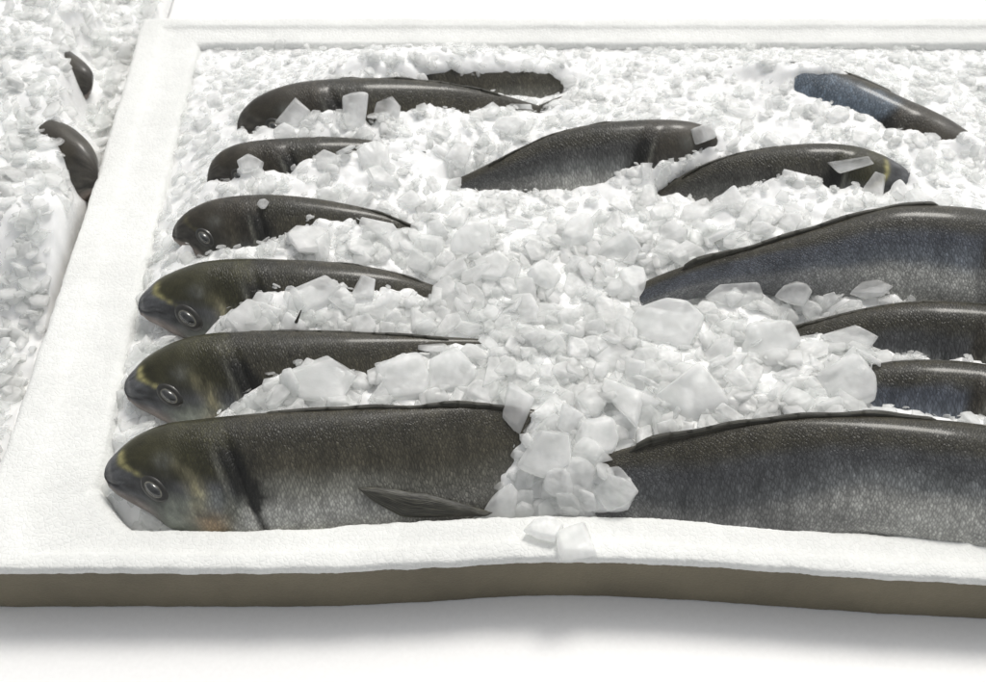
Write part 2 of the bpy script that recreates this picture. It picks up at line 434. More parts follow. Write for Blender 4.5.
    for r in range(21):
        g = r / 20 * 2 - 1
        row = []
        for k in range(16):
            f = k / 15
            ln = L * tail_len * (0.55 + 0.45 * abs(g) ** 1.2)
            spread = ht * 0.5 + (L * 0.13 - ht * 0.5) * f ** 0.9
            q = ph + a * (xs[-1] - 0.006 + ln * f) + w * (ytail + ht * 0.5 + g * spread * (0.9 if g < 0 else 1)) + nrm * (-tail_drop * 0.03 * f + 0.0012 * math.sin(r * 1.6) * f)
            row.append(q)
        rows.append(row)
    sheet('tail_fin', rows, 0.0009)
    if anal:
        # dark fin folded back along the lower flank
        (bx, by), (tx, ty), (mx, my) = anal
        base = toplane(bx, by)
        def onf(px, py):
            return toplane(px, py)
        rows = []
        top = catmull([(bx, by), (bx + 22, by - 1), (bx + 60, by + 5), (mx, my - 6), (tx, ty)], 30)
        bot = catmull([(bx, by), (bx + 14, by + 12), (bx + 36, by + 24), (mx - 20, my + 17), (tx - 8, ty + 4)], 30)
        for r in range(9):
            f = r / 8; row = []
            for k in range(30):
                px, py = top[k] * (1 - f) + bot[k] * f
                d = ray(px, py); hit = FISHBVH_TMP(CAM, d, body)
                q = toplane(px, py)
                lift = 0.0025 + 0.0025 * math.sin(f * math.pi) + 0.006 * (k / 29) ** 2
                q = (hit if hit else q + nrm * 0.008) + nrm * lift
                row.append(q)
            rows.append(row)
        # smooth rows a little so the fin is taut
        rows = [[row[k] if k in (0, 29) else (row[k - 1] + row[k] * 2 + row[k + 1]) / 4 for k in range(30)] for row in rows]
        sheet('anal_fin', rows, 0.0010)
    if spine:
        (x0, y0), (x1, y1) = spine
        p0 = toplane(x0, y0); p1 = toplane(x1, y1) + Vector((0, 0, 0.004))
        rows = []
        ax = (p1 - p0); sd = ax.cross(nrm).normalized()
        for r in range(3):
            rows.append([p0 + ax * (k / 8) + sd * ((r - 1) * 0.0022 * (1 - 0.8 * k / 8)) for k in range(9)])
        sheet('fin_spine', rows, 0.0008)
    FISH.append(dict(key=key, body=body, root=root))
    return root

def FISHBVH_TMP(o, d, body):
    me = body.data
    b = getattr(FISHBVH_TMP, 'c', {}).get(me.name)
    if b is None:
        off = Vector(body.parent.location)
        b = BVHTree.FromPolygons([v.co + off for v in me.vertices], [tuple(p.vertices) for p in me.polygons])
        FISHBVH_TMP.c = getattr(FISHBVH_TMP, 'c', {}); FISHBVH_TMP.c[me.name] = b
    h = b.ray_cast(o, d)
    return h[0]

VIS = {}    # the part of each fish the ice leaves uncovered, in photograph pixels
def fish(key, dors, vis, label, **kw):
    VIS[key] = vis
    return make_fish(key, dors, label, **kw)

fish('a', [(104, 474), (106, 466), (113, 456), (135, 437), (165, 424), (200, 419), (260, 413), (330, 409), (420, 405), (470, 404), (510, 406), (545, 412), (585, 424)],
     [(95, 400), (505, 395), (540, 400), (556, 396), (556, 404), (533, 410), (531, 402), (527, 426), (506, 428), (508, 404), (520, 412), (513, 426), (519, 440), (506, 450), (511, 462), (498, 474), (486, 488), (494, 502), (486, 530), (95, 530)],
     'largest fish, in the front left corner, whole head and a dark folded belly fin showing',
     z_head=0.020, z_tail=0.030, tilt=36, seed=1, vs=1.06, anal=((358, 488), (492, 511), (430, 500)), stretch=1.185, full=0.115, eye_at=(0.128, 0.64), tail_len=0.09)
fish('b', [(124, 388), (126, 380), (133, 371), (150, 355), (180, 340), (215, 333), (270, 331), (330, 331), (400, 334), (450, 337), (498, 340)],
     [(110, 325), (290, 320), (293, 322), (303, 310), (306, 322), (450, 331), (522, 328), (522, 340), (490, 342), (470, 340), (428, 345), (424, 352), (400, 349), (372, 368), (352, 378), (350, 366), (300, 356), (284, 368), (272, 376), (266, 372), (250, 390), (238, 388), (240, 402), (218, 410), (206, 425), (110, 425)],
     'second fish from the front on the left, biggest smooth ice lumps on its flank',
     z_head=0.020, z_tail=0.026, tilt=37, seed=2, spine=((292, 332), (302, 313)))
fish('c', [(138, 306), (140, 298), (147, 290), (165, 276), (200, 263), (240, 259), (290, 260), (340, 263), (390, 271), (430, 284), (468, 300)],
     [(125, 250), (440, 262), (425, 282), (436, 288), (434, 297), (425, 296), (415, 281), (400, 286), (385, 284), (372, 288), (360, 288), (345, 285), (335, 279), (300, 284), (288, 290), (280, 284), (264, 284), (254, 298), (238, 298), (225, 308), (214, 318), (206, 333), (180, 340), (125, 335)],
     'third left fish from the front, its eye just above the next back',
     z_head=0.020, z_tail=0.014, tilt=38, seed=3, marks=0.75, stretch=0.82, depth=0.86, eye_at=(0.132, 0.66))
fish('d', [(172, 240), (173, 230), (178, 221), (192, 209), (218, 199), (260, 195), (300, 197), (340, 203), (380, 212), (420, 228), (455, 246)],
     [(160, 190), (200, 192), (300, 190), (415, 215), (411, 228), (398, 226), (385, 222), (380, 219), (368, 222), (350, 213), (340, 216), (320, 216), (308, 212), (300, 224), (285, 233), (278, 232), (262, 242), (240, 247), (215, 246), (207, 255), (196, 256), (196, 243), (186, 240), (172, 244)],
     'fourth left fish from the front, blunt head sunk in ice, tiny ice speck on back',
     z_head=0.022, z_tail=0.010, tilt=38, seed=4, marks=0.12)
fish('e', [(207, 184), (208, 172), (213, 160), (226, 149), (250, 142), (300, 138), (345, 138), (385, 143), (430, 153), (470, 165)],
     [(200, 130), (385, 130), (385, 143), (362, 142), (345, 148), (325, 156), (315, 154), (305, 153), (296, 163), (290, 170), (262, 166), (254, 155), (246, 154), (238, 166), (228, 180), (220, 174), (207, 182)],
     'fifth left fish from the front, short brown strip of head and back above ice',
     z_head=0.024, z_tail=0.008, tilt=38, seed=5, marks=0.0)
fish('f', [(237, 130), (238, 120), (244, 109), (260, 96), (290, 85), (330, 80), (380, 79), (440, 83), (490, 92), (540, 106)],
     [(225, 77), (440, 78), (545, 100), (542, 110), (525, 106), (515, 106), (490, 103), (470, 110), (445, 106), (425, 98), (420, 107), (395, 108), (375, 112), (372, 122), (366, 108), (362, 96), (345, 100), (340, 113), (336, 106), (305, 114), (292, 103), (284, 122), (272, 124), (262, 120), (250, 131), (244, 118), (238, 124)],
     'sixth left fish from the front, long curved back with tall ice lumps before it',
     z_head=0.024, z_tail=0.010, tilt=38, seed=6, marks=0.0)
fish('g', [(322, 92), (324, 82), (334, 70), (360, 58), (410, 51), (460, 52), (510, 57), (560, 66), (610, 80)],
     [(406, 85), (424, 79), (445, 76), (540, 77), (567, 88), (556, 94), (540, 96), (510, 92), (460, 86)],
     'farthest back fish, only a dark flank strip showing behind the sixth left fish',
     z_head=0.020, z_tail=-0.012, tilt=38, seed=7, marks=0.0, head_parts=False)
# right-hand row: tails towards the middle, heads to the right
fish('h', [(1125, 505), (1123, 492), (1112, 476), (1085, 456), (1045, 438), (985, 425), (930, 419), (890, 416), (850, 415), (800, 416), (750, 421), (690, 432), (640, 444), (590, 459), (560, 468)],
     [(604, 440), (640, 436), (690, 424), (905, 405), (1010, 412), (1010, 565), (905, 545), (632, 520), (640, 490), (622, 472), (604, 468)],
     'large front right fish, dark back and grey blue flank along the foam rim',
     z_head=0.018, z_tail=0.020, tilt=36, hue=0.55, seed=8, vs=1.25, marks=0.0, head_parts=False, stretch=1.36, full=0.15, blotch=0.0)
fish('i', [(1085, 428), (1083, 415), (1070, 398), (1040, 378), (990, 365), (945, 360), (905, 360), (868, 365), (790, 380), (720, 396)],
     [(872, 352), (906, 350), (1010, 358), (1010, 418), (975, 410), (945, 416), (920, 408), (900, 406), (890, 398), (884, 404), (870, 410), (863, 405), (864, 390), (873, 380), (875, 368)],
     'right hand fish showing the smallest blue grey patch, second from the front',
     z_head=0.018, z_tail=0.004, tilt=38, hue=1.0, seed=9, vs=1.3, blotch=0.0, marks=0.0, head_parts=False)
fish('j', [(1085, 368), (1083, 356), (1070, 338), (1040, 318), (990, 305), (945, 301), (905, 302), (870, 307), (830, 316), (785, 328), (735, 342)],
     [(782, 326), (830, 310), (870, 300), (906, 295), (1010, 300), (1010, 366), (965, 352), (940, 358), (915, 350), (900, 352), (880, 346), (868, 338), (850, 330), (835, 334), (822, 326), (812, 335), (786, 336)],
     'narrow grey brown fish at the right, third from the front, mostly buried',
     z_head=0.020, z_tail=0.006, tilt=38, hue=0.5, seed=10, blotch=0.0, marks=0.0, head_parts=False)
fish('k', [(1102, 300), (1100, 285), (1090, 265), (1060, 238), (1015, 218), (965, 208), (905, 206), (870, 212), (830, 224), (780, 239), (720, 255), (670, 271), (640, 284), (620, 294)],
     [(641, 275), (720, 248), (780, 232), (830, 216), (906, 198), (1010, 206), (1010, 318), (960, 300), (940, 304), (920, 297), (905, 300), (904, 298), (895, 290), (860, 294), (822, 292), (800, 298), (780, 294), (772, 300), (762, 290), (735, 284), (708, 292), (700, 302), (670, 304), (643, 304)],
     'big dark right hand fish with steel blue flank, under the arched fish',
     z_head=0.030, z_tail=0.018, tilt=36, hue=0.9, seed=11, vs=1.25, marks=0.0, head_parts=False, stretch=1.32, blotch=0.0)
fish('l', [(922, 200), (920, 190), (912, 176), (898, 164), (878, 154), (850, 146), (810, 144), (760, 149), (720, 158), (690, 171), (665, 187), (645, 200)],
     [(655, 196), (690, 163), (720, 150), (810, 137), (906, 138), (907, 182), (893, 178), (886, 192), (876, 196), (862, 180), (852, 178), (845, 184), (830, 186), (818, 172), (790, 168), (770, 176), (742, 184), (725, 188), (712, 194), (706, 210), (698, 196), (672, 190)],
     'arched right hand fish with a yellow green mark near its head',
     z_head=0.026, z_tail=0.010, tilt=38, hue=0.25, seed=12, head_parts=False, shift=0.085)
fish('m', [(730, 158), (728, 148), (722, 139), (708, 128), (680, 121), (630, 121), (580, 127), (540, 139), (500, 158), (470, 173), (452, 181)],
     [(434, 178), (470, 166), (500, 152), (580, 120), (700, 117), (714, 134), (714, 142), (690, 148), (686, 156), (672, 158), (660, 156), (654, 166), (636, 160), (622, 166), (612, 176), (590, 184), (560, 188), (520, 188), (500, 188), (470, 186), (452, 182), (436, 190)],
     'fish in the middle of the back, tail to the left, ice cube at its head',
     z_head=0.026, z_tail=0.014, tilt=38, hue=0.4, seed=13, vs=1.15, marks=0.0, head_parts=False)
fish('n', [(1000, 174), (998, 162), (985, 145), (955, 123), (930, 110), (905, 99), (870, 83), (830, 70), (780, 64), (730, 70), (690, 80), (660, 90)],
     [(797, 78), (862, 77), (872, 78), (907, 94), (952, 114), (966, 130), (944, 136), (920, 128), (905, 127), (888, 124), (872, 112), (850, 105), (832, 98), (815, 96), (800, 88)],
     'pale blue scaly fish in the back right corner under drifted ice',
     z_head=0.022, z_tail=-0.01, tilt=38, hue=1.0, seed=14, pale=0.8, marks=0.0, head_parts=False)

NEXT = len(FISH)
make_fish('y', [(98, 176), (97, 166), (93, 154), (82, 138), (60, 122), (20, 112), (-40, 108), (-110, 112), (-190, 125)], 'dark fish head poking out of the ice beyond the left foam rim', z_head=0.012, z_tail=-0.085, tilt=40, seed=20, marks=0.0, depth=1.15, head_parts=False)
make_fish('z', [(92, 84), (91, 76), (86, 66), (72, 54), (50, 42), (10, 34), (-50, 32), (-120, 36)], 'dark snout tip at the top left, behind the other fish beyond the rim', z_head=0.010, z_tail=-0.085, tilt=40, seed=21, marks=0.0, head_parts=False)
del FISH[NEXT:]

# ------------------------------------------------------------------ the foam box
RIM = 0.006
inner_px = [(95, 486), (110, 508), (130, 529), (220, 529), (300, 528), (360, 523), (430, 519), (490, 516), (560, 514), (640, 516), (700, 520), (760, 525), (830, 530), (905, 535), (980, 539), (1190, 548),
            (1192, 480), (1150, 300), (1085, 120), (1060, 44), (560, 44), (199, 44), (182, 110), (166, 180), (150, 246), (133, 318), (118, 390), (105, 447)]
outer_px = [(-45, 565), (-42, 569), (-38, 572), (120, 571.5), (230, 572), (330, 571), (420, 567), (510, 561), (580, 560), (640, 562), (700, 565), (760, 569), (830, 574), (905, 579), (1010, 584), (1238, 592),
            (1240, 480), (1195, 300), (1122, 120), (1098, 20), (560, 20), (143, 20), (114, 120), (96, 180), (72, 252), (50, 318), (26, 390), (7, 447)]
def densify(pl, n_each=36):
    out = []
    for i in range(len(pl)):
        a, b = np.array(pl[i], float), np.array(pl[(i + 1) % len(pl)], float)
        for t in range(n_each): out.append(tuple(a + (b - a) * t / n_each))
    return out
inn = [P(x, y, RIM) for x, y in densify(inner_px)]; out = [P(x, y, RIM) for x, y in densify(outer_px)]
NR = len(inn)
BOT = -0.052
def ring(f, z, nz=0.0):
    r = []
    for i in range(NR):
        p = inn[i].lerp(out[i], f); q = Vector((p.x, p.y, z))
        if nz:
            d = Vector((noise.noise(q * 60), noise.noise(q * 60 + Vector((9, 1, 0))), noise.noise(q * 45 + Vector((3, 7, 0))))) + 0.45 * Vector((noise.noise(q * 330), noise.noise(q * 330 + Vector((4, 4, 4))), noise.noise(q * 330 + Vector((8, 1, 2)))))
            q += Vector((d.x, d.y, d.z * 0.7)) * nz
        r.append(q)
    return r
box = empty('foam_fish_box', (0.03, 0.66, BOT)); tag(box, 'white foam fish box with wide bowed rim and shade-tinted tan front side', 'box')
binv = Vector(box.location)
def strip(name, rings, mat, parent, close=True):
    vs = [v - binv for r in rings for v in r]; fs = []
    for k in range(len(rings) - 1):
        for i in range(NR):
            j = (i + 1) % NR
            fs.append((k * NR + i, k * NR + j, (k + 1) * NR + j, (k + 1) * NR + i))
    me = mesh_from(name, vs, fs)
    b = bmesh.new(); b.from_mesh(me); bmesh.ops.recalc_face_normals(b, faces=b.faces)
    b.to_mesh(me); b.free()
    return link(name, me, mat, parent)
isl = [(-0.10, BOT + 0.008), (-0.02, RIM - 0.012), (0.0, RIM - 0.004), (0.03, RIM - 0.001)]
tops = [(0.1, RIM), (0.25, RIM + 0.0003), (0.40, RIM + 0.0006), (0.55, RIM + 0.001), (0.60, RIM + 0.0022), (0.64, RIM + 0.0036), (0.70, RIM + 0.004), (0.8, RIM + 0.004), (0.92, RIM + 0.0038)]
edge = [(0.965, RIM + 0.003), (0.99, RIM + 0.0008), (1.0, RIM - 0.003)]
rim = strip('rim', [ring(f, z, 0.0012) for f, z in isl + tops + edge], M_FOAM, box)
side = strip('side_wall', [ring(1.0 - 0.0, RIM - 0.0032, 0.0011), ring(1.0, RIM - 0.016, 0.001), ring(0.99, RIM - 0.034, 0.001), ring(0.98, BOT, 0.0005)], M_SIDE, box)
fl = [v - binv for v in ring(-0.10, BOT + 0.008)]
link('floor_panel', mesh_from('floor_panel', fl, [tuple(range(NR))], False), M_FOAM, box)

# counter below
def slab(name, x0, x1, y0, y1, z, n=2):
    return mesh_from(name, [(x0, y0, z), (x1, y0, z), (x1, y1, z), (x0, y1, z)], [(0, 1, 2, 3)], False)
tag(link('counter_top', slab('counter_top', -2.5, 2.5, -0.6, 4.0, BOT - 0.001), M_COUNTER), kind='structure')

# ------------------------------------------------------------------ ice
# raster masks of the uncovered fish, in photograph pixels
GX, GY = 1100, 760; OX, OY = 50, 40       # mask offset so the area just outside the frame is covered too
def raster(poly):
    m = np.zeros((GY, GX), bool); p = np.array(poly, float) + (OX, OY)
    yy = np.arange(GY) + 0.5
    for r in range(GY):
        y = yy[r]; xs = []
        for (x0, y0), (x1, y1) in zip(p, np.roll(p, -1, 0)):
            if (y0 <= y) != (y1 <= y): xs.append(x0 + (y - y0) / (y1 - y0) * (x1 - x0))
        xs.sort()
        for q in range(0, len(xs) - 1, 2): m[r, max(0, int(round(xs[q]))):max(0, int(round(xs[q + 1])))] = True
    return m
MASK = {k: raster(v) for k, v in VIS.items()}
order = [f['key'] for f in FISH]
def inmask(m, px, py):
    x, y = int(px + OX), int(py + OY)
    return 0 <= x < GX and 0 <= y < GY and m[y, x]

trees, owner = [], []
vs, fs, own = [], [], []
for f in FISH:
    off = Vector(f['root'].location); b = len(vs); me = f['body'].data
    vs += [v.co + off for v in me.vertices]
    for p in me.polygons: fs.append(tuple(b + x for x in p.vertices)); own.append(f['key'])
BVH = BVHTree.FromPolygons(vs, fs)
def cast(px, py):
    d = ray(px, py); h = BVH.ray_cast(CAM, d)
    return (h[0], own[h[2]]) if h[0] is not None else (None, None)

VISANY = np.zeros((GY, GX), bool)
VISHIT = {}
STEP = 3
hits = {}
for py in range(30, 560, STEP):
    for px in range(80, 1080, STEP):
        hits[(px, py)] = cast(px, py)
for (px, py), (h, k) in hits.items():
    if k and inmask(MASK[k], px, py): VISHIT[(px, py)] = h

# grid membrane
X0, X1, Y0, Y1, DS = -0.44, 0.64, 0.42, 1.14, 0.003
NX, NY = int((X1 - X0) / DS) + 1, int((Y1 - Y0) / DS) + 1
gx = X0 + DS * np.arange(NX); gy = Y0 + DS * np.arange(NY)
innp = np.array([(v.x, v.y) for v in inn])
def inside_poly(x, y, poly):
    c = np.zeros(np.broadcast(x, y).shape, bool)
    for (ax, ay), (bx, by) in zip(poly, np.roll(poly, -1, 0)):
        cond = (ay > y) != (by > y)
        with np.errstate(divide='ignore', invalid='ignore'):
            xi = ax + (y - ay) * (bx - ax) / (by - ay if by != ay else 1e-9)
        c ^= cond & (x < xi)
    return c
XX, YY = np.meshgrid(gx, gy)
INS = inside_poly(XX, YY, innp)
fixed = ~INS; Z = np.full((NY, NX), 0.0)
Z[~INS] = RIM - 0.006
Z[(~INS) & (YY < 0.56)] = -0.02
cons = {}
def cell(x, y): return int(round((y - Y0) / DS)), int(round((x - X0) / DS))
def put(x, y, z, pri):
    i, j = cell(x, y)
    if 0 <= i < NY and 0 <= j < NX:
        o = cons.get((i, j))
        if o is None or pri > o[1] or (pri == o[1] and z > o[0]): cons[(i, j)] = (z, pri)
for (px, py), h in VISHIT.items(): put(h.x, h.y, h.z - 0.014, 1)
# where the ice meets the flank of the same fish
for (px, py), (h, k) in hits.items():
    if k is None or (px, py) in VISHIT: continue
    if any((px + dx, py + dy) in VISHIT and hits[(px + dx, py + dy)][1] == k for dx in (-3, 0, 3) for dy in (-3, 0, 3)):
        put(h.x, h.y, h.z + 0.001, 2)
# the heap in the middle, drifted ice in the corners
heap = [(540, 230, .034), (560, 270, .036), (600, 300, .036), (640, 340, .036), (690, 350, .034), (520, 330, .036), (560, 370, .036), (620, 400, .036), (680, 395, .036), (560, 440, .034), (570, 480, .026), (545, 500, .018),
        (740, 370, .034), (800, 370, .032), (460, 230, .03), (600, 200, .03), (560, 100, .026), (660, 95, .028), (740, 110, .028), (480, 130, .026), (160, 150, .012), (190, 110, .014), (720, 225, .03), (640, 240, .033), (480, 270, .033),
        (960, 165, .03), (700, 60, .03), (500, 48, .028), (300, 60, .024), (880, 60, .036)]
for px, py, z in heap: q = P(px, py, z); put(q.x, q.y, z, 0)

def solve(Z, iters):
    fx = ~INS.copy(); Zf = Z.copy()
    for (i, j), (z, p) in cons.items():
        if INS[i, j]: fx[i, j] = True; Zf[i, j] = z
    for _ in range(iters):
        A = Zf.copy()
        A[1:-1, 1:-1] = 0.25 * (Zf[2:, 1:-1] + Zf[:-2, 1:-1] + Zf[1:-1, 2:] + Zf[1:-1, :-2])
        Zf = np.where(fx, Zf, Zf + 1.0 * (A - Zf))
    return Zf
Z[INS] = 0.02
Z = solve(Z, 700)
def zat(x, y):
    fi = (y - Y0) / DS; fj = (x - X0) / DS
    i = min(max(int(fi), 0), NY - 2); j = min(max(int(fj), 0), NX - 2); a, b = min(max(fi - i, 0), 1), min(max(fj - j, 0), 1)
    return (Z[i, j] * (1 - a) + Z[i + 1, j] * a) * (1 - b) + (Z[i, j + 1] * (1 - a) + Z[i + 1, j + 1] * a) * b
for it in range(4):
    nadd = 0
    for (px, py), (h, k) in hits.items():
        if h is None: continue
        d = (CAM - h).normalized(); vis = (px, py) in VISHIT
        if not vis and any((px + dx, py + dy) in VISHIT and hits[(px + dx, py + dy)][1] == k for dx in (-3, 0, 3) for dy in (-3, 0, 3)): pass
        blocked = None
        for s in range(1, 26):
            q = h + d * (0.003 * s)
            if q.z < zat(q.x, q.y): blocked = q; break
        under = h.z < zat(h.x, h.y)
        if vis and blocked is not None and not under:
            put(blocked.x, blocked.y, min(blocked.z - 0.003, zat(blocked.x, blocked.y) - 0.004), 3); nadd += 1
        elif not vis and blocked is None and not under:
            put(h.x, h.y, h.z + 0.006, 2); nadd += 1
    Z = solve(Z, 250)
    print('ice pass', it, nadd)

for _ in range(2):
    B = Z.copy()
    B[1:-1, 1:-1] = (4 * Z[1:-1, 1:-1] + 2 * (Z[2:, 1:-1] + Z[:-2, 1:-1] + Z[1:-1, 2:] + Z[1:-1, :-2]) + Z[2:, 2:] + Z[:-2, :-2] + Z[2:, :-2] + Z[:-2, 2:]) / 16
    Z = np.where(INS, B, Z)
# packed bed mesh
bmv, bmf, idx = [], [], -np.ones((NY, NX), int)
from numpy import roll
grow = INS.copy()
for dx in (-1, 0, 1):
    for dy in (-1, 0, 1): grow |= roll(roll(INS, dx, 1), dy, 0)
for i in range(NY):
    for j in range(NX):
        if grow[i, j]:
            idx[i, j] = len(bmv); x, y = gx[j], gy[i]
            q = Vector((x, y, 0))
            dz = 0.0035 * noise.noise(q * 70) + 0.0022 * noise.noise(q * 170 + Vector((3, 0, 0)))
            bmv.append((x, y, Z[i, j] + dz - 0.002))
for i in range(NY - 1):
    for j in range(NX - 1):
        q = (idx[i, j], idx[i, j + 1], idx[i + 1, j + 1], idx[i + 1, j])
        if min(q) >= 0: bmf.append(q)
tag(link('packed_ice', mesh_from('packed_ice', bmv, bmf), M_BED), 'white crushed ice packed between and under the fish', 'ice', kind='stuff')

def make_chip(seed, sx, sy, sz, npts, bev, seg, curve=0.0, melt=0):
    """crushed-ice lump or splinter about one unit across: a broken convex piece with melted edges"""
    r = random.Random(seed); b = bmesh.new()
    # a splinter of the ice sheet: an irregular polygon, broken edges sloping in towards the upper face
    n = r.choice([4, 5, 5, 6, 6, 7]); a0 = r.uniform(0, 6.28)
    tx, ty = r.uniform(-.12, .12), r.uniform(-.12, .12); wx, wy = r.uniform(-.25, .25), r.uniform(-.25, .25)
    for k in range(n):
        an = a0 + 6.283 * (k + r.uniform(-.3, .3)) / n; ra = r.uniform(0.72, 1.0)
        x, y = ra * math.cos(an), ra * math.sin(an)
        b.verts.new((0.5 * x * sx, 0.5 * y * sy, -0.5 * sz * r.uniform(.5, 1)))
        sh = r.uniform(.62, .97)
        b.verts.new((0.5 * (x * sh + tx) * sx, 0.5 * (y * sh + ty) * sy, 0.5 * sz * (1 + wx * x + wy * y + r.uniform(-.15, .1))))
        if r.random() < 0.4: b.verts.new((0.5 * x * 1.05 * sx, 0.5 * y * 1.05 * sy, 0.5 * sz * r.uniform(-.4, .4)))
    bmesh.ops.convex_hull(b, input=b.verts)
    loose = [v for v in b.verts if not v.link_faces]
    bmesh.ops.delete(b, geom=loose, context='VERTS')
    bmesh.ops.dissolve_limit(b, angle_limit=R(9), verts=b.verts, edges=b.edges)
    if bev > 0:
        bmesh.ops.bevel(b, geom=list(b.edges), offset=bev, offset_type='OFFSET', segments=seg, profile=0.6, affect='EDGES', clamp_overlap=True)
    bmesh.ops.triangulate(b, faces=[f for f in b.faces if len(f.verts) > 4])
    if melt:
        bmesh.ops.subdivide_edges(b, edges=[e for e in b.edges if e.calc_length() > 0.12], cuts=1, use_grid_fill=True)
        bmesh.ops.triangulate(b, faces=[f for f in b.faces if len(f.verts) > 4])
        for _ in range(melt): bmesh.ops.smooth_vert(b, verts=b.verts, factor=0.5, use_axis_x=True, use_axis_y=True, use_axis_z=True)
    if curve:
        for v in b.verts: v.co.z += curve * (v.co.x ** 2)
    for v in b.verts:
        n = noise.noise(v.co * 5 + Vector((seed, 0, 0))); v.co *= 1 + 0.05 * n
    bmesh.ops.recalc_face_normals(b, faces=b.faces)
    return b

def chip_mesh(name, *a):
    b = make_chip(*a); me = bpy.data.meshes.new(name); b.to_mesh(me); b.free()
    me.polygons.foreach_set('use_smooth', [True] * len(me.polygons)); me.materials.append(M_CHIP)
    return me
LUMPS = [chip_mesh('ice_chip', 100 + s, 1.0, random.uniform(.7, .95), random.uniform(.24, .32), 15, 0.06, 3, 0.0, 2) for s in range(8)]
PLATES = [chip_mesh('ice_chip', 200 + s, 1.0, random.uniform(.6, .9), random.uniform(.09, .16), 12, 0.022, 2, random.uniform(-.2, .2), 0) for s in range(10)]

def ice_ok(p, rad, tol=0.3):
    """share of the piece's outline that would lie over uncovered fish (fish in front of the piece do not count)"""
    bad = 0; dp = (p - CAM).length
    for k in range(10):
        an = k * 0.628
        q = p + RGT * (rad * 0.9 * math.cos(an)) + UPV * (rad * 0.9 * math.sin(an))
        px, py = project(q)
        h = VISHIT.get((80 + 3 * int(round((px - 80) / 3)), 30 + 3 * int(round((py - 30) / 3))))
        if h is not None and (h - CAM).length > dp - max(0.004, rad * 1.15): bad += 1
    return bad <= tol * 10
def bbox_test(k):
    p = np.array(VIS[k]); a, b = p.min(0) - 2, p.max(0) + 2
    return lambda x, y: a[0] <= x <= b[0] and a[1] <= y <= b[1]
near = {k: bbox_test(k) for k in order}
def slope_at(x, y):
    e = 0.006
    return Vector((-(zat(x + e, y) - zat(x - e, y)) / (2 * e), -(zat(x, y + e) - zat(x, y - e)) / (2 * e), 1)).normalized()
def in_box(x, y): 
    i, j = cell(x, y); return 0 <= i < NY and 0 <= j < NX and INS[i, j]
def orient(n, tiltmax, r):
    q = Vector((0, 0, 1)).rotation_difference(n)
    ax = Vector((r.uniform(-1, 1), r.uniform(-1, 1), 0)).normalized()
    from mathutils import Quaternion
    return (Quaternion(ax, r.gauss(0, tiltmax)) @ q @ Quaternion(Vector((0, 0, 1)), r.uniform(0, 6.283)))

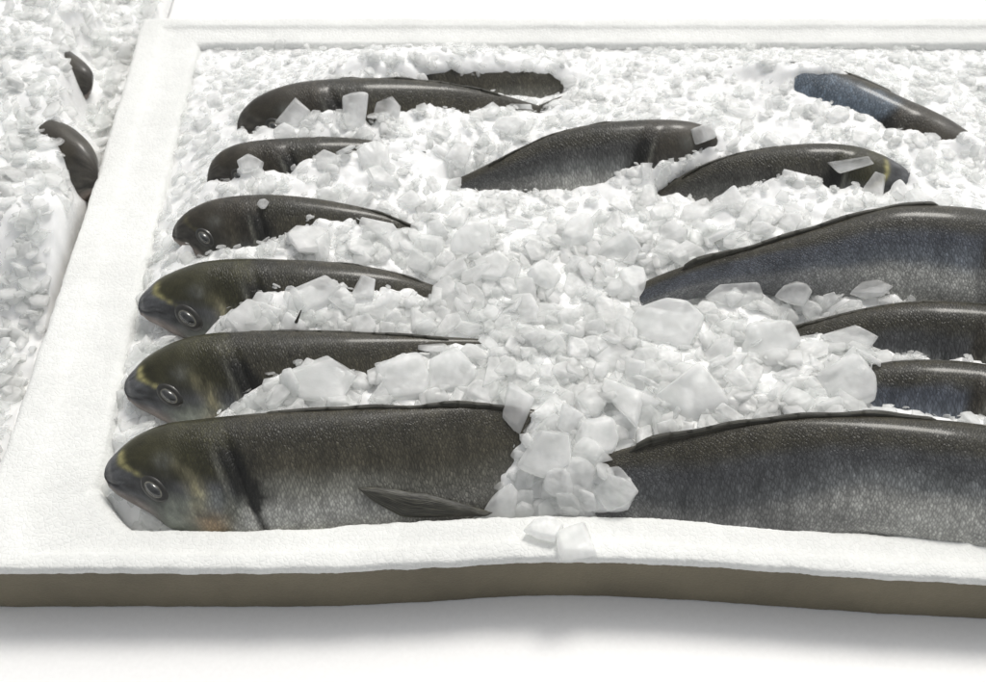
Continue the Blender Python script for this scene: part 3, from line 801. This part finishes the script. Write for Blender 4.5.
# hero pieces one can point at in the photograph
def surf_point(px, py):
    """first thing along the sight line through this pixel: fish or ice bed"""
    d = ray(px, py); h = BVH.ray_cast(CAM, d); tmax = (h[0] - CAM).length if h[0] is not None else 9
    t = 0.75
    while t < min(tmax, 1.9):
        q = CAM + d * t
        if in_box(q.x, q.y) and q.z < zat(q.x, q.y): return q
        t += 0.0015
    return CAM + d * tmax if tmax < 9 else P(px, py, RIM + 0.004)
HEROES = [
    (317, 381, 78, 52, 0, 'biggest smooth ice lump, left of the pair lying on the second left fish', 'lump'),
    (401, 380, 58, 50, 10, 'rounded ice lump right of the biggest one, on the second left fish', 'lump'),
    (452, 375, 52, 54, -15, 'pale ice lump below the tail of the second left fish', 'lump'),
    (517, 405, 30, 52, 85, 'upright tongue of ice hanging over the tail of the front left fish', 'plate'),
    (616, 490, 42, 44, 60, 'clear three cornered ice plate against the tail end of the front right fish', 'plate'),
    (735, 294, 58, 24, 0, 'flat grey see through ice plate at the lower edge of the big dark right fish', 'plate'),
    (795, 293, 36, 26, 0, 'ice lump right of the flat grey plate, under the big dark right fish', 'lump'),
    (870, 290, 42, 18, 8, 'long ice plate at the right edge below the big dark fish', 'plate'),
    (848, 340, 56, 30, -5, 'broad ice lump resting on the narrow grey brown fish', 'lump'),
    (845, 385, 60, 52, 20, 'large pale ice lump beside the small blue grey patch of fish', 'lump'),
    (846, 165, 44, 14, 5, 'clear ice splinter lying across the arched right fish', 'plate'),
    (874, 186, 32, 26, 30, 'angular ice plate under the yellow green mark of the arched fish', 'plate'),
    (704, 136, 24, 18, 20, 'small ice cube at the head end of the middle back fish', 'lump'),
    (577, 543, 46, 42, 35, 'ice plate lying on the front foam rim', 'plate'),
    (545, 530, 40, 28, 0, 'melting ice lump on the foam rim at the foot of the heap', 'lump'),
    (353, 112, 26, 46, 80, 'tall ice lump standing against the sixth left fish', 'lump'),
    (291, 116, 26, 32, 60, 'pointed ice lump at the belly of the sixth left fish', 'plate'),
    (387, 113, 26, 34, 80, 'grey ice plate leaning on the sixth left fish', 'plate'),
    (250, 165, 26, 20, 0, 'small ice lump under the chin of the fifth left fish', 'lump'),
    (310, 300, 62, 30, 25, 'pointed ice plate on the flank of the third left fish', 'plate'),
    (363, 291, 24, 26, 60, 'small pointed ice piece beside the long plate on the third left fish', 'plate'),
    (262, 205, 12, 10, 0, 'tiny ice speck on the back of the fourth left fish', 'lump'),
    (665, 325, 84, 62, 0, 'wide smooth ice lump in mid heap, below the tail of the big dark fish', 'lump'),
    (690, 395, 72, 54, 20, 'big ice lump above the back of the front right fish', 'lump'),
    (545, 455, 62, 50, 30, 'big ice lump between the two front fish', 'lump'),
    (595, 437, 46, 40, 0, 'milky ice lump right above the tail end of the front right fish', 'lump'),
    (770, 345, 62, 56, 30, 'large ice lump left of the narrow grey brown fish', 'lump'),
    (545, 345, 56, 30, -20, 'broken ice plate right of the tail of the second left fish', 'plate'),
    (476, 330, 44, 16, -5, 'flat ice plate over the tail of the second left fish', 'plate'),
    (506, 128, 34, 20, 0, 'oval ice lump below the tail of the sixth left fish', 'lump'),
]
GROUP = 'ice chips lying on the ice between the fish'
placed = []
for n, (px, py, w, h, rot, lab, kind) in enumerate(HEROES):
    q = surf_point(px, py) if py < 512 else P(px, py, RIM + 0.006)
    dist = (q - CAM).dot(FWD); mpp = dist / F
    me = (LUMPS if kind == 'lump' else PLATES)[n % (8 if kind == 'lump' else 10)]
    if 'clear' in lab or 'grey ice' in lab or 'see through' in lab:
        me = me.copy(); me.materials[0] = M_CLEAR
    o = link('ice_chip', me); tag(o, lab, 'ice chip', GROUP)
    bb = [v.co for v in me.vertices]
    ex = max(v.x for v in bb) - min(v.x for v in bb); ey = max(v.y for v in bb) - min(v.y for v in bb)
    nrm = (slope_at(q.x, q.y) * 0.5 + (CAM - q).normalized()).normalized() if py < 520 else Vector((0, 0, 1))
    if 'tongue' in lab: q = q + (CAM - q).normalized() * 0.012
    zax = nrm; xax = (RGT - zax * RGT.dot(zax)).normalized(); yax = zax.cross(xax)
    ca, sa = math.cos(R(rot)), math.sin(R(rot))
    # keep requested picture width and height whatever the spin
    M = Matrix((xax, yax, zax)).transposed() @ Matrix.Rotation(R(rot), 3, 'Z')
    W, Hh = (w, h) if abs(ca) > 0.7 else (h, w)
    sx, sy = W * mpp / ex, Hh * mpp / ey
    S = Matrix.Diagonal((sx, sy, min(sx, sy) * (1.0 if kind == 'lump' else 1.3)))
    o.matrix_world = Matrix.Translation(q + zax * (0.004 if kind == 'lump' else 0.003)) @ (M @ S).to_4x4()
    placed.append((px, py, 0.4 * max(w, h)))

# loose chips one can still tell apart: copies of the same few broken shapes
r = random.Random(5)
count, tries = 0, 0
protos = LUMPS + PLATES * 3
SHARED = 'milky broken ice chip lying loose on the heap of crushed ice'
while count < 268 and tries < 60000:
    tries += 1
    px, py = r.uniform(200, 960), r.uniform(95, 520)
    if r.random() > (0.12 if py < 200 else 0.45 if py < 300 else 1.0): continue
    size = r.choice([0.028, 0.034, 0.040, 0.046, 0.054]) * r.uniform(0.9, 1.15) * (0.72 if py < 230 else 1.0)
    d = ray(px, py); q = surf_point(px, py)
    if not in_box(q.x, q.y): continue
    z = zat(q.x, q.y)
    if abs(z - q.z) > 0.004: continue
    if any((px - a) ** 2 + (py - b) ** 2 < (c + size * 420) ** 2 * (0.55 if i < len(HEROES) else 0.16) for i, (a, b, c) in enumerate(placed)): continue
    if not ice_ok(q, size * 0.5, 0.25): continue
    o = link('ice_chip', r.choice(protos)); tag(o, SHARED, 'ice chip', GROUP)
    o.rotation_mode = 'QUATERNION'; o.rotation_quaternion = orient((slope_at(q.x, q.y) + Vector((0, -0.15, 0))).normalized(), 0.34 if py > 230 else 0.22, r)
    s = size; o.scale = (s, s * r.uniform(.8, 1.1), s * r.uniform(.8, 1.2)); o.location = (q.x, q.y, z + 0.002 + size * r.uniform(-0.08, 0.08))
    placed.append((px, py, size * 420)); count += 1
print('loose chips', count, tries)

# small crushed flakes: nobody could count them
def flake_cloud(name, n, sampler, sizes, seed, mat, zoff, tilt=0.55):
    r = random.Random(seed)
    base = []
    for s in range(26):
        flat = r.random()
        b = make_chip(900 + s, 1.0, r.uniform(.55, .95), r.uniform(.08, .15) if flat < 0.8 else r.uniform(.2, .32), 11, 0.03, 1, r.uniform(-.25, .25) if flat < .7 else 0, 0)
        b.verts.ensure_lookup_table(); b.verts.index_update()
        base.append((np.array([v.co[:] for v in b.verts]), [tuple(v.index for v in f.verts) for f in b.faces])); b.free()
    V, Fc, k, off = [], [], 0, 0
    t = 0
    while k < n and t < n * 25:
        t += 1
        res = sampler(r, sizes)
        if res is None: continue
        q, nrm, size = res
        co, fc = base[r.randrange(26)]
        m = np.array(orient(nrm, tilt, r).to_matrix())
        V.append((co * size * np.array([1, r.uniform(.8, 1.1), r.uniform(.8, 1.2)])) @ m.T + np.array(q + nrm * (size * r.uniform(*zoff))))
        Fc += [tuple(off + i for i in f) for f in fc]; off += len(co); k += 1
    V = np.concatenate(V)
    me = mesh_from(name, V.tolist(), Fc)
    print(name, k, len(Fc))
    return link(name, me, mat)
def sample_ice(r, sizes):
    x, y = r.uniform(X0, X1), r.uniform(Y0, Y1)
    if not in_box(x, y): return None
    z = zat(x, y); px, py = project((x, y, z))
    if not (70 < px < 1030 and -5 < py < 560): return None
    size = r.choice(sizes) * r.uniform(.8, 1.2) * (0.75 if py < 230 else 1.2 if py > 330 else 1.0)
    if r.random() > (0.7 if py < 230 else 1): return None
    q = Vector((x, y, z))
    if not ice_ok(q, size * 0.5, 0.2):
        size *= 0.5
        if not ice_ok(q, size * 0.5, 0.3):
            size *= 0.5
            if not ice_ok(q, size * 0.5, 0.4): return None
    return q, slope_at(x, y), size
o = flake_cloud('crushed_ice', 6000, sample_ice, [0.009, 0.012, 0.016, 0.020, 0.023, 0.025], 21, M_FLAKE, (-0.2, 0.18), 0.42)
tag(o, 'fine crushed ice flakes heaped over and around the fish', 'crushed ice', kind='stuff')

# ------------------------------------------------------------------ the next box on the left: ice and two fish in it
nz = -0.020
M2 = {}
def nb_h(x, y):
    q = Vector((x, y, 0)); px, py = project((x, y, 0.0)); return nz + 0.060 * sstep(96, 58, px + 14 * noise.noise(q * 20)) * sstep(330, 230, py) + 0.010 * noise.noise(q * 14) + 0.004 * noise.noise(q * 60)
nx_, ny_ = 150, 200
nv, nf = [], []
def nb_edge(y):
    # along the outer left edge of the foam box, a finger's width off it
    a, b = P(143, 20, 0), P(-45, 565, 0); return lerp(a.x, b.x, (a.y - y) / (a.y - b.y)) + 0.004
for i in range(ny_):
    y = lerp(0.40, 1.35, i / (ny_ - 1))
    for j in range(nx_):
        x = nb_edge(y) - 0.45 * (j / (nx_ - 1)); h = nb_h(x, y)
        nv.append((x, y, h if 0 < j else BOT + 0.004))
for i in range(ny_ - 1):
    for j in range(nx_ - 1):
        q = i * nx_ + j; nf.append((q, q + nx_, q + nx_ + 1, q + 1))
tag(link('packed_ice', mesh_from('packed_ice', nv, nf), M_BED), 'drift of crushed ice in the next tray beyond the left foam rim', 'ice', kind='stuff')

NBF = BVHTree.FromPolygons([v.co + Vector(o.location) for o in bpy.data.objects if o.type == 'EMPTY' and 'beyond the' in o.get('label', '') for b in o.children if b.name.startswith('body') for v in b.data.vertices],
    [tuple(x + k * 150 * 64 for x in p.vertices) for k, b in enumerate([b for o in bpy.data.objects if o.type == 'EMPTY' and 'beyond the' in o.get('label', '') for b in o.children if b.name.startswith('body')]) for p in b.data.polygons])
def sample_next(r, sizes):
    y = r.uniform(0.48, 1.25); x = nb_edge(y) - 0.006 - r.uniform(0, 0.25); z = nb_h(x, y); q = Vector((x, y, z))
    px, py = project(q)
    if not (-20 < px and -20 < py < 520): return None
    size = r.choice(sizes)
    if px > 70:
        for k in range(8):
            e = q + RGT * (size * .5 * math.cos(k * .785)) + UPV * (size * .5 * math.sin(k * .785))
            h = NBF.ray_cast(CAM, (e - CAM).normalized())
            if h[0] is not None and (h[0] - CAM).length > (q - CAM).length - 0.03: return None
    return q, Vector((0, 0, 1)), size
o = flake_cloud('crushed_ice', 900, sample_next, [0.010, 0.014, 0.018, 0.024, 0.030], 33, M_FLAKE, (-0.1, 0.2))
tag(o, 'loose crushed ice flakes in the next tray beyond the left rim', 'crushed ice', kind='stuff')

# ------------------------------------------------------------------ counts
print('objects', len(bpy.data.objects))
